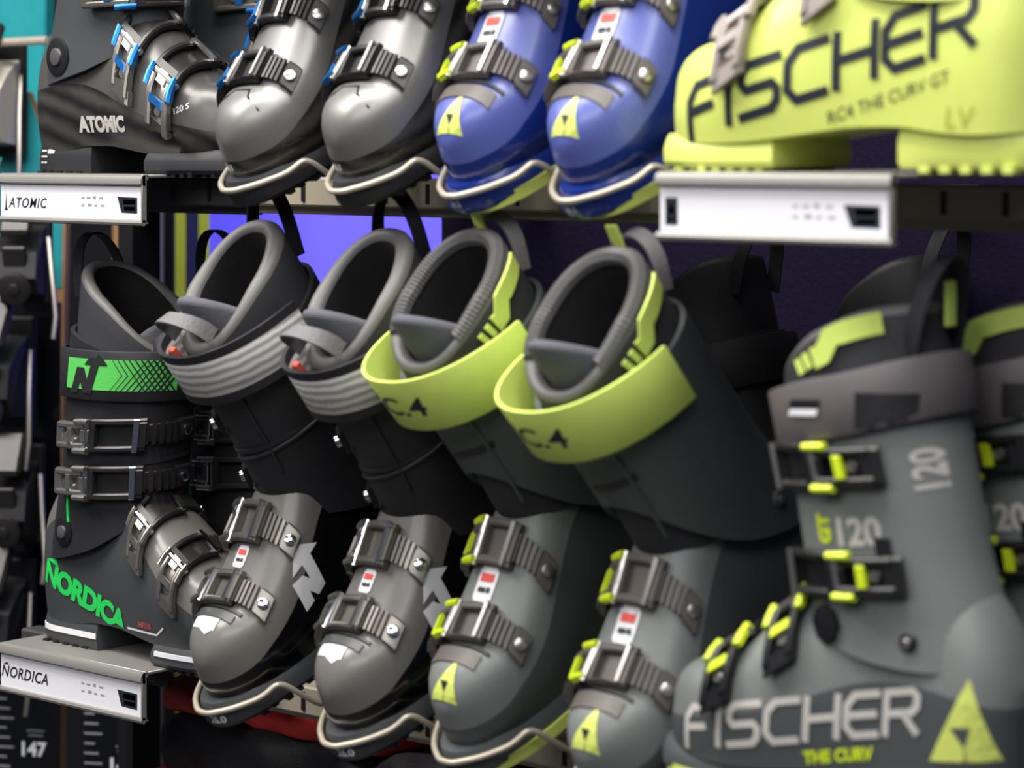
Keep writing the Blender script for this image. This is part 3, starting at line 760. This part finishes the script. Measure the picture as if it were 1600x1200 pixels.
# ---------------- grey boots with lime straps (lower row, right pair)
def fischer_tilt(blue=False):
    if blue:
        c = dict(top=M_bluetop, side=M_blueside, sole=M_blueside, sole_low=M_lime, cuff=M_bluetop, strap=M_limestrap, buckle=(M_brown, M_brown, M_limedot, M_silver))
    else:
        c = dict(top=M_fgrey, side=M_fgrey_d, sole=M_fgrey_d, sole_low=M_lime, cuff=M_cuffgrey, strap=M_limestrap, buckle=(M_brown, M_brown, M_limedot, M_silver))
    c.update(lever=-1, ridge=True, ks=.74, lean=.21, band=False, piv=c['cuff'], piv_r=.007, lo_s=.124, lo_b=.112, strap_arc=(-125, 92), strap_z=(.274, .327), strap_off=.005, strap_loose=.013, loose_dir=-.35, strap_tilt=-.004, lip=M_rib, ribs=M_rib, tabs=M_limestrap, thin_lip=1,
             lb=.372, ls=.348, lf=.314, hb=.325, hs=.314, hf=.294, tongue_h=.357, lo_f=.208, clog_buckles=((.238, .08), (.180, .0)), loop_m=M_greyribbon, loop_h=.016, fat=.98, b_off=-.006)
    b = make_boot('ski_boot', 'x', 'boots hung on wire brackets', c); r = b['root']
    o, i = fischer_mark(.030)
    m = topp(b, 'logo_triangle', o, .285, .002, M_lime); k = topp(b, 'logo_inner', i, .285, .002, M_dkprint, par=m)
    k.location = (.0004, 0, .0005)
    sticker(b, .208, -.004, 1.0, True)
    bellows(b, .266, M_brown, .026 if not blue else .036, .016)
    strap_print(b, 'strap_lettering', text2d('RC.4', .027, .12, .0003), -.010, .300, M_dkprint, b['strap'])
    mb = MB(); mbox(mb, b['cf'].map, -.012, .036, .226, .2315, -.001, .0014, .25, bev=.0005); mb.build('cuff_slot', M_black, r)
    if blue: decal('size_print', text2d('26.5', .008), bvh_of(b['toe']), (.33, -.004, .010), (0, 1, 0), (0, 0, 1), M_white, r)
    return b
fb = fischer_tilt()['root']; fb['label'] = 'grey ski boot with lime strap on wire, directly right of the silver strapped boots'
place_tilt(fb, -.826, 1.27, -.516, 28.5)
fb2 = copy_tree(fb); fb2['label'] = 'grey ski boot with lime strap on wire, beside the upright grey boot reading 120'
place_tilt(fb2, -.658, 1.25, -.526, 29)
bb = fischer_tilt(True)['root']; bb['label'] = 'blue ski boot with lime sole on wire, next to the silver toed boots'
place_tilt(bb, -.820, 1.27, -.056, 28.5)
bb2 = copy_tree(bb); bb2['label'] = 'blue ski boot with lime sole on wire, next to the solid lime boot'
place_tilt(bb2, -.688, 1.26, -.058, 28.5)

# ---------------- silver and carbon boots (upper row)
def atomic_tilt():
    b = make_boot('ski_boot', 'x', 'boots hung on wire brackets', dict(
        top=M_atomsilver, side=M_carbon, sole=M_blackmat, cuff=M_atomgrey, strap=M_blackmat, buckle=(M_gun, M_gun, M_bluemet, M_silver), lever=-1, ridge=True, ks=.74, 
        clog_buckles=((.238, .06), (.182, .0)), lip=M_lip, fat=1.02))
    r = b['root']
    mb = MB(); cl = b['cl']
    zig = [(-.030, .271), (-.016, .268), (-.010, .260), (.010, .260), (.016, .269), (.034, .274)]
    mb.tube([cl.map(a, x, .0002) for a, x in zig], .0011, 5); mb.build('toe_seam', M_black, r)
    decal('size_print', text2d('26.5', .008, 0, .0002), b['bs'], (.33, -.010, .034), (0, 1, 0), (0, 0, 1), M_white, r)
    sidep(b, 'brand_lettering', text2d('PRIME', .012, .2), .16, .088, -1, M_white)
    return b
ab = atomic_tilt()['root']; ab['label'] = 'silver topped ski boot with blue clips on wire, nearest the ATOMIC shelf'
place_tilt(ab, -1.090, 1.27, -.055, 28)
ab2 = copy_tree(ab); ab2['label'] = 'silver topped ski boot with blue clips on wire, next to the blue boots'
place_tilt(ab2, -.953, 1.27, -.054, 28)

for o, lb in ((nb, 'cream wire bracket under the black boot with shiny silver striped strap'), (nb2, 'cream wire bracket under the black boot beside the lime strapped boots'),
              (fb, 'cream wire bracket under the left lime strapped grey boot'), (fb2, 'cream wire bracket under the right lime strapped grey boot'),
              (ab, 'cream wire bracket under the silver topped boot nearest the ATOMIC shelf'), (ab2, 'cream wire bracket under the silver topped boot next to the blue boots'),
              (bb, 'cream wire bracket under the blue boot next to the silver toed boots'), (bb2, 'cream wire bracket under the blue boot next to the lime boot')):
    wire_bracket(o, lb, 'wire boot brackets')

# ---------------- graphite boot on the ATOMIC shelf
b = make_boot('ski_boot', 'graphite ski boot with blue clips standing on the ATOMIC shelf', 'boots standing on shelves', dict(
    top=M_atomgrey, side=M_carbon, sole=M_blackmat, cuff=M_norddark, strap=M_blackmat, buckle=(M_gun, M_pewter, M_bluemet, M_silver), lever=-1, line=.92, piv=M_black, piv_r=.020,
    clog_buckles=((.215, .10), (.160, .05)), cuff_buckles=(.185, .240), b_off=.012, bk=1.12, lean=.16))
a0 = b['root']; a0.location = (-1.545, 1.43, EZ-.028)
sidep(b, 'brand_lettering', text2d('ATOMIC', .021, 0, .0012), .120, .050, -1, M_offw)
sidep(b, 'model_print', text2d('PRIME 120 S', .0085, .1, .0002), .232, .060, -1, M_white, ang=.35)
decal('size_print', rect(.004, .018, .016, .026)+rect(-.010, .020, .002, .022)+rect(-.010, .014, .004, .016)+rect(-.010, .008, -.004, .010)+rect(-.002, .008, .003, .010), bvh_of(b['heel']), (.016, -.09, .002), (1, 0, 0), (0, 0, 1), M_offw, a0)
a1 = copy_tree(a0); a1.location = (-1.50, 1.565, EZ-.028); a1['label'] = 'graphite ski boot half hidden behind the ATOMIC shelf boot'

# ---------------- charcoal boot with green lettering on the NORDICA shelf
b = make_boot('ski_boot', 'charcoal ski boot with green strap and green NORDICA lettering on shelf', 'boots standing on shelves', dict(
    top=M_nordgrey, side=M_norddark, sole=M_norddark, sole_strip=M_white, lean=.13, cuff_bm=(M_gun, M_silver, M_silver, M_chrome), lo_f=.150, ridge=True, cuff=M_blackmat, strap=M_blackmat, strap_z=(.258, .308), strap_off=.004, strap_tilt=0.0, buckle=(M_gun, M_pewter, M_pewter, M_chrome),
    lever=-1, line=1.05, clog_buckles=((.215, .10), (.165, .05)), cuff_buckles=(.180, .228), lb=.388, ls=.352, lf=.300, hb=.330, hs=.312, hf=.285, tongue_h=.330, loop_front=.03, loopf_m=M_ribbon,
    piv=M_black, piv_r=.015, cuff_off=.055, b_off=.012, bk=.88))
n0 = b['root']; n0.location = (-1.535, 1.43, EZ-.512)
sidep(b, 'brand_lettering', text2d('NORDICA', .031, 0, .0016, .92), .077, .054, -1, M_ygreen, ang=-.30)
sidep(b, 'brand_arrow', [((-.011, 0), (.011, 0), (.004, .007))], .026, .083, -1, M_ygreen, ang=-.3)
sidep(b, 'model_print', text2d('HF110', .008, .1, .0002), .178, .038, -1, M_redprint)
sidep(b, 'model_underline', quads([[(-.03, -.001), (.022, -.001), (.022, .0012), (-.03, .0012)], [(.022, -.001), (.036, .008), (.036, .0105), (.022, .0012)]]), .175, .031, -1, M_white)
# printed green band on the strap with the brand's N
band = strap_print(b, 'strap_print', rect(0, -.0155, .122, .0155), -.130, .284, M_greenstrap, b['strap'])
strap_print(b, 'strap_logo', n_mark(.036), -.103, .2825, M_blackmat, band, .001)
ch = []
for i in range(10):
    x = .070+i*.0054
    for s_ in (-1, 1):
        w_ = .0007+.0002*i
        ch += quads([[(x, 0), (x+w_, 0), (x-.011+w_, s_*.0155), (x-.011, s_*.0155)]])
        if i > 3: ch += quads([[(x-.011, 0), (x-.011+w_*.7, 0), (x+w_*.7, s_*.0155), (x, s_*.0155)]])
strap_print(b, 'strap_chevrons', ch, -.130, .284, M_blackmat, band, .001)
mb = MB(); mb.tube(mpath(b['cf'].map, [(-.128-.004*math.sin(i*.5), .125+i*.010, .001) for i in range(7)]), .0017, 6)
mb.build('green_piping', M_ygreen, n0)
sidep(b, 'cuff_print', text2d('PRO', .016, 0, .0008), .055, .215, -1, M_ygreen, on='bc')
n1 = copy_tree(n0); n1.location = (-1.50, 1.565, EZ-.512); n1['label'] = 'charcoal ski boot half hidden behind the green strapped boot'

# ---------------- all-lime boot on the upper right shelf
def fischer_shelf(lime):
    if lime:
        c = dict(top=M_lime, side=M_lime, sole=M_lime, lug=M_lime, cuff=M_lime, strap=M_blackmat, buckle=(M_brown, M_greybk, M_greybk, M_silver), clog_buckles=((.212, .06), (.146, .0)), b_off=.008)
    else:
        c = dict(top=M_fgrey, side=M_fgrey_d, sole=M_fgrey_d, sole_low=M_lime, cuff=M_fgrey, strap=M_greystrap, buckle=(M_black, M_black, M_limedot, M_silver), cuff_buckles=(.168, .246), clog_buckles=((.218, .08), (.168, .0)))
    c.update(lever=1, line=1.0, tabs=M_limestrap, lip=M_rib, thin_lip=1, band=False, bw=.93, lo_s=.112, lo_b=.118, lo_f=.140, piv_r=.007, lb=.365, ls=.348, lf=.300, hb=.330, hs=.312, hf=.282, strap_z=(.274, .318), strap_off=.004, tongue_h=.335, loop_h=.045, cuff_off=.052, cuff_skew=.08, fat=1.03, lean=.20)
    return make_boot('ski_boot', 'x', 'boots standing on shelves', c)
M_greybk = mat('pale_grey_buckle', (150, 140, 134), .45)
M_greystrap = mat('grey_strap', (92, 86, 88), .5, bump=.1)
b = fischer_shelf(True); l0 = b['root']; l0['label'] = 'solid lime ski boot with dark FISCHER lettering on the upper right shelf'
l0.scale = (1.03,)*3; l0.location = (-.283, 1.275, EZ-.0155); l0.rotation_euler = (0, 0, math.pi)
sidep(b, 'brand_lettering', stroke_text('FISCHER', .034, .0305, .0066, .30, .28), .146, .069, 1, M_dkprint, ang=.26)
sidep(b, 'model_print', text2d('RC4 THE CURV GT', .0118, .25), .094, .0475, 1, M_dkprint, ang=.28)
sidep(b, 'width_print', text2d('LV', .02, .2), .040, .034, 1, mat('olive_print', (176, 186, 74), .5))
# ---------------- large grey boot at lower right and its mate
b = fischer_shelf(False); g0 = b['root']; g0['label'] = 'upright grey ski boot with FISCHER and GT120 lettering at lower right'
g0.scale = (.955,)*3; g0.location = (-.308, 1.275, EZ-.465); g0.rotation_euler = (0, 0, math.pi)
sidep(b, 'brand_lettering', stroke_text('FISCHER', .029, .0265, .0056, .28, .30), .158, .061, 1, M_offw, ang=.20)
sidep(b, 'model_print', text2d('THE CURV', .0125, .2, .0006), .120, .040, 1, M_limedot, ang=.2)
o, i = fischer_mark(.050); m = sidep(b, 'logo_triangle', rot2(o, 0), .020, .078, 1, M_lime, ang=.1); k = sidep(b, 'logo_inner', i, .020, .078, 1, M_fgrey_d, ang=.1, par=m)
if k: k.location = (0, .0006, 0)
sidep(b, 'flex_print', rot2(text2d('120', .028, 0, .0010), 0), .098, .207, 1, M_offw, on='bc', ang=.12)
sidep(b, 'flex_print', rot2(text2d('GT', .016, 0, .0010), math.pi/2), .130, .206, 1, M_limedot, on='bc', ang=.12)
sidep(b, 'spine_print', rot2(text2d('120', .022, 0, .0006), math.pi/2), .052, .255, 1, M_offw, on='bc', ang=.2)
mb = MB(); mbox(mb, b['cf'].map, .120, .132, .165, .205, .0003, .003, 0, ns=3, bev=.001); mb.build('spine_grip', M_black, g0)
mb = MB(); p = b['cf'].map(.062, .135, .0); q = b['cf'].map(.062, .135, .01)-p; mb.cyl(p, q, .015, .004, 8); mb.build('buckle_pad', M_black, g0)
mb = MB(); q = decal('strap_badge', rot2(rect(-.020, -.013, .020, .013), 0), b['bst'], (.075, .09, .296), (-1, 0, 0), (0, 0, 1), M_black, g0)
sl = decal('strap_slot', quads([[(-.016, -.006), (.014, -.004), (.017, .006), (-.012, .004)]]), b['bst'], (.140, .09, .296), (-1, 0, 0), (0, 0, 1), M_black, g0)
q_ = decal('strap_slot_print', quads([[(-.015, -.007), (.013, -.005), (.015, .000), (-.013, -.002)]]), b['bst'], (.140, .09, .295), (-1, 0, 0), (0, 0, 1), M_white, sl, off=.0014)
g1 = copy_tree(g0); g1.location = (-.27, 1.405, EZ-.465); g1.rotation_euler = (0, 0, math.pi); g1['label'] = 'grey ski boot cut by the right edge behind the GT120 boot'
# ---------------- two black boots standing behind; the shadow is put into their near-black colour
M_pitch = mat('shadow_black_boot', (15, 15, 19), .6)
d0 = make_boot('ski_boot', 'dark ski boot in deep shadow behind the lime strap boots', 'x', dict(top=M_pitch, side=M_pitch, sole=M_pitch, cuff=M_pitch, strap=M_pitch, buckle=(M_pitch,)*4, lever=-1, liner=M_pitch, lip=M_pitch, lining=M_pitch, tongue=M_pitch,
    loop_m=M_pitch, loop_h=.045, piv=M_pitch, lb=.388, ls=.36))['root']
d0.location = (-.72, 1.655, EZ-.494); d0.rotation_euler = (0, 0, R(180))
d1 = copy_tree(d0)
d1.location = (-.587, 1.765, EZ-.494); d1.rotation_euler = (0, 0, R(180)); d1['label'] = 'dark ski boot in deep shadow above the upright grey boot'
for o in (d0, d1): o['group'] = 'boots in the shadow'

# ================================================================== BACKGROUND: skis, bindings, bag
def ski(label, x, y, wdt, th, hgt, m_top, m_edge, rz=0.0, tail=None, number=None, lean=0.0, tip=True):
    """ski standing on its tail; local -y is the top sheet"""
    t = thing('ski', label, 'ski', (x, y, 0), (R(-lean), 0, R(rz)), 'skis in the rack')
    def outline(k):
        pts = []
        for i in range(13):
            f = i/12; z = hgt*f; wv = wdt/2*(1-.16*math.sin(math.pi*f))*k
            if f > .93: wv *= math.sqrt(max(0, 1-((f-.93)/.07)**2))
            pts.append((wv, z))
        return pts+[(-a, z) for a, z in pts[::-1] if a > 1e-5]
    o_ = outline(1)
    mb = MB(); mb.loft([[(a, yy, z) for a, z in o_] for yy in (-th/2, th/2)], True, True, True); mb.build('core', m_edge, t, 30)
    zs = tail or 0
    mb = MB(); pts = [(a, z) for a, z in outline(.93) if z >= zs-1e-6]
    mb.loft([[(a, yy, z) for a, z in pts] for yy in (-th/2-.0012, -th/2+.0002)], True, True, True); mb.build('top_sheet', m_top, t, 30)
    if tail:
        wv = wdt/2*.93; mb = MB(); mb.box((0, -th/2-.0005, tail/2), (wdt*.84, .0016, tail-.004)); tp = mb.build('tail_panel', M_blackgloss, t)
        if number:
            flat_print('length_print', rot2(text2d(number, .025, 0, .0008), 0, .010, 0), (0, -th/2-.0022, EZ-.780), (1, 0, 0), (0, 0, 1), M_white, tp)
            T = []
            for i in range(11): T += rect(-.042, .155-i*.0125, -.042+.014+.010*((i*7) % 3)/2, .1575-i*.0125)
            T += rect(.0, .078, .024, .0795)+rect(.002, .072, .022, .0735)
            tag(flat_print('spec_print', T, (0, -th/2-.0022, EZ-.835), (1, 0, 0), (0, 0, 1), M_greyprint, tp), kind='stuff')
    return t
M_teal = mat('teal_top_sheet', (36, 150, 158), .45, var=.2, scale=40)
M_navy = mat('navy_top_sheet', (24, 30, 74), .35)
M_tan = mat('wood_core_edge', (168, 128, 84), .5)
M_cream = mat('cream_edge', (188, 182, 172), .5)
M_olive = mat('olive_green_edge', (140, 150, 44), .5)
M_purple = mat('violet_edge', (70, 50, 190), .5)
ski('teal ski standing at the far left edge', -2.42, 2.04, .115, .02, 2.05, M_teal, M_teal, rz=14)
ski('teal and black ski with length 147 at the bottom left corner', -2.085, 1.80, .110, .016, 1.52, M_teal, M_tan, rz=30, tail=1.25, number='147')
ski('dark ski with length 147 standing right of the bottom left corner ski', -1.93, 1.82, .095, .016, 1.20, M_navy, M_purple, rz=30, tail=.95, number='147')
edges = [(-2.226, M_blackgloss, M_tan, 'tan edged ski standing in the rack below the ATOMIC label'), (-2.200, M_navy, M_cream, 'cream edged ski standing in the rack below the ATOMIC label'),
         (-2.170, M_blackgloss, M_blackmat, 'black ski between cream and brown edged skis'), (-2.141, M_redlin, M_brown, 'brown edged ski between two black skis in the rack'),
         (-2.116, M_navy, M_blackgloss, 'glossy black ski between brown and olive edged skis'), (-2.093, M_navy, M_olive, 'olive edged ski left of the navy ski'), (-2.069, M_blackgloss, M_navy, 'navy ski between two olive edged skis'),
         (-2.045, M_navy, M_olive, 'olive edged ski beside the violet panel'), (-2.022, M_teal, M_teal, 'short teal edged ski at the foot of the violet panel')]
for i, (x, mt, me, lb) in enumerate(edges):
    ski(lb, x, 2.06, .09, .0145, 1.62 if i < 8 else 1.18, mt, me, rz=-38)
def binding(label, x, y, z, rz, k=1.0, m=M_black, pale=False):
    t = thing('ski_binding', label, 'ski binding', (x, y, EZ+z), (0, 0, R(rz)), 'ski bindings')
    mb = MB(); mb.box((0, 0, 0), (.066, .012, .15*k), bev=.003); mb.build('base_plate', m, t)
    mb = MB(); prof = [(-.006, -.06*k), (-.05, -.055*k), (-.068, -.03*k), (-.062, .01*k), (-.035, .035*k), (-.006, .05*k)]
    mb.loft([[(xx*s_, yy, zz) for yy, zz in prof] for xx, s_ in ((-.026, 1), (-.020, 1), (.020, 1), (.026, 1))], True, True, True)
    h = mb.build('heel_housing', mat('cream_housing', (206, 200, 184), .4) if pale else m, t, 25)
    mb = MB(); mb.box((0, -.066, .0), (.030, .006, .042*k), rot=Euler((.35, 0, 0)), bev=.002); mb.build('indicator_window', M_gun, h)
    mb = MB(); mb.box((0, -.052, .066*k), (.040, .014, .07*k), rot=Euler((-.55, 0, 0)), bev=.004); mb.build('heel_lever', M_gun, t)
    mb = MB(); mb.cyl((0, -.064, -.045*k), (0, -1, -.3), .021, .008, 18); mb.cyl((0, -.071, -.047*k), (0, -1, -.3), .008, .004, 12); mb.build('adjust_screw', M_gun, t)
    for s_ in (-1, 1):
        mb = MB(); mb.tube([(s_*.030, -.01, .03*k), (s_*.038, -.03, -.02*k), (s_*.048, -.05, -.09*k), (s_*.046, -.055, -.125*k)], .0035, 7); mb.build('brake_arm', M_pewter, t)
    return t
binding('cream ski binding with display window at the upper left edge', -2.095, 1.765, .060, 26, 1.0, M_black, True)
binding('black ski binding hanging below the ATOMIC label', -2.02, 1.745, -.140, 40, .80)
binding('black ski binding beside the green strap, left edge', -2.075, 1.765, -.290, 26, .95)
binding('black ski binding beside the green piping, left edge', -2.06, 1.765, -.445, 36, .85)
binding('black ski binding with round screw beside the NORDICA lettering', -2.075, 1.765, -.600, 26, .95)
rod = MB(); rod.tube([(-2.35, 1.74, EZ+.132), (-1.97, 1.74, EZ+.132)], .0055, 10); tag(rod.build('display_rod', M_wire), 'pale horizontal rod at the upper left edge', 'rod')
# ---------------- black bag with red lining lying below the lower rail
bag = thing('sports_bag', 'black fabric bag with red lining lying under the lower rail', 'bag', (-1.29, 1.605, EZ-.703))
def blob(x0, x1, z0, z1, y0, y1, seed, amp=.008, n=34, m=22, sag=0.0):
    r_ = random.Random(seed); ph = [r_.uniform(0, 6) for _ in range(8)]; rings = []
    for i in range(n+1):
        f = i/n; x = x0+(x1-x0)*f; e = min(1, min(f, 1-f)/.10); k = math.sqrt(max(0, 1-(1-e)**2))*.97+.03; ring = []
        for j in range(m):
            a = 2*math.pi*j/m; c_, s_ = math.cos(a), math.sin(a); cc = math.copysign(abs(c_)**.55, c_); ss = math.copysign(abs(s_)**.55, s_)
            d = amp*(math.sin(f*17+ph[0]+a*2)+.7*math.sin(f*31+ph[1]-a*3)+.5*math.sin(f*9+ph[2]+a))
            ring.append((x, (y0+y1)/2+((y1-y0)/2*cc+d*c_)*k, (z0+z1)/2+((z1-z0)/2*ss+d*s_)*k-sag*math.sin(math.pi*f)))
        rings.append(ring)
    mb = MB(); mb.loft(rings, True, True, True); return mb
blob(-.20, .26, .035, .118, -.115, .12, 3).build('body', M_bagblack, bag, 60)
blob(-.205, .17, .108, .145, -.112, .12, 5, .003).build('red_lining', M_red, bag, 60)
blob(-.225, .06, .012, .042, -.135, .10, 8, .003).build('red_flap', M_red, bag, 60)
blob(-.235, .24, -.045, .012, -.130, .11, 9, .004).build('bottom_roll', M_bagblack, bag, 60)
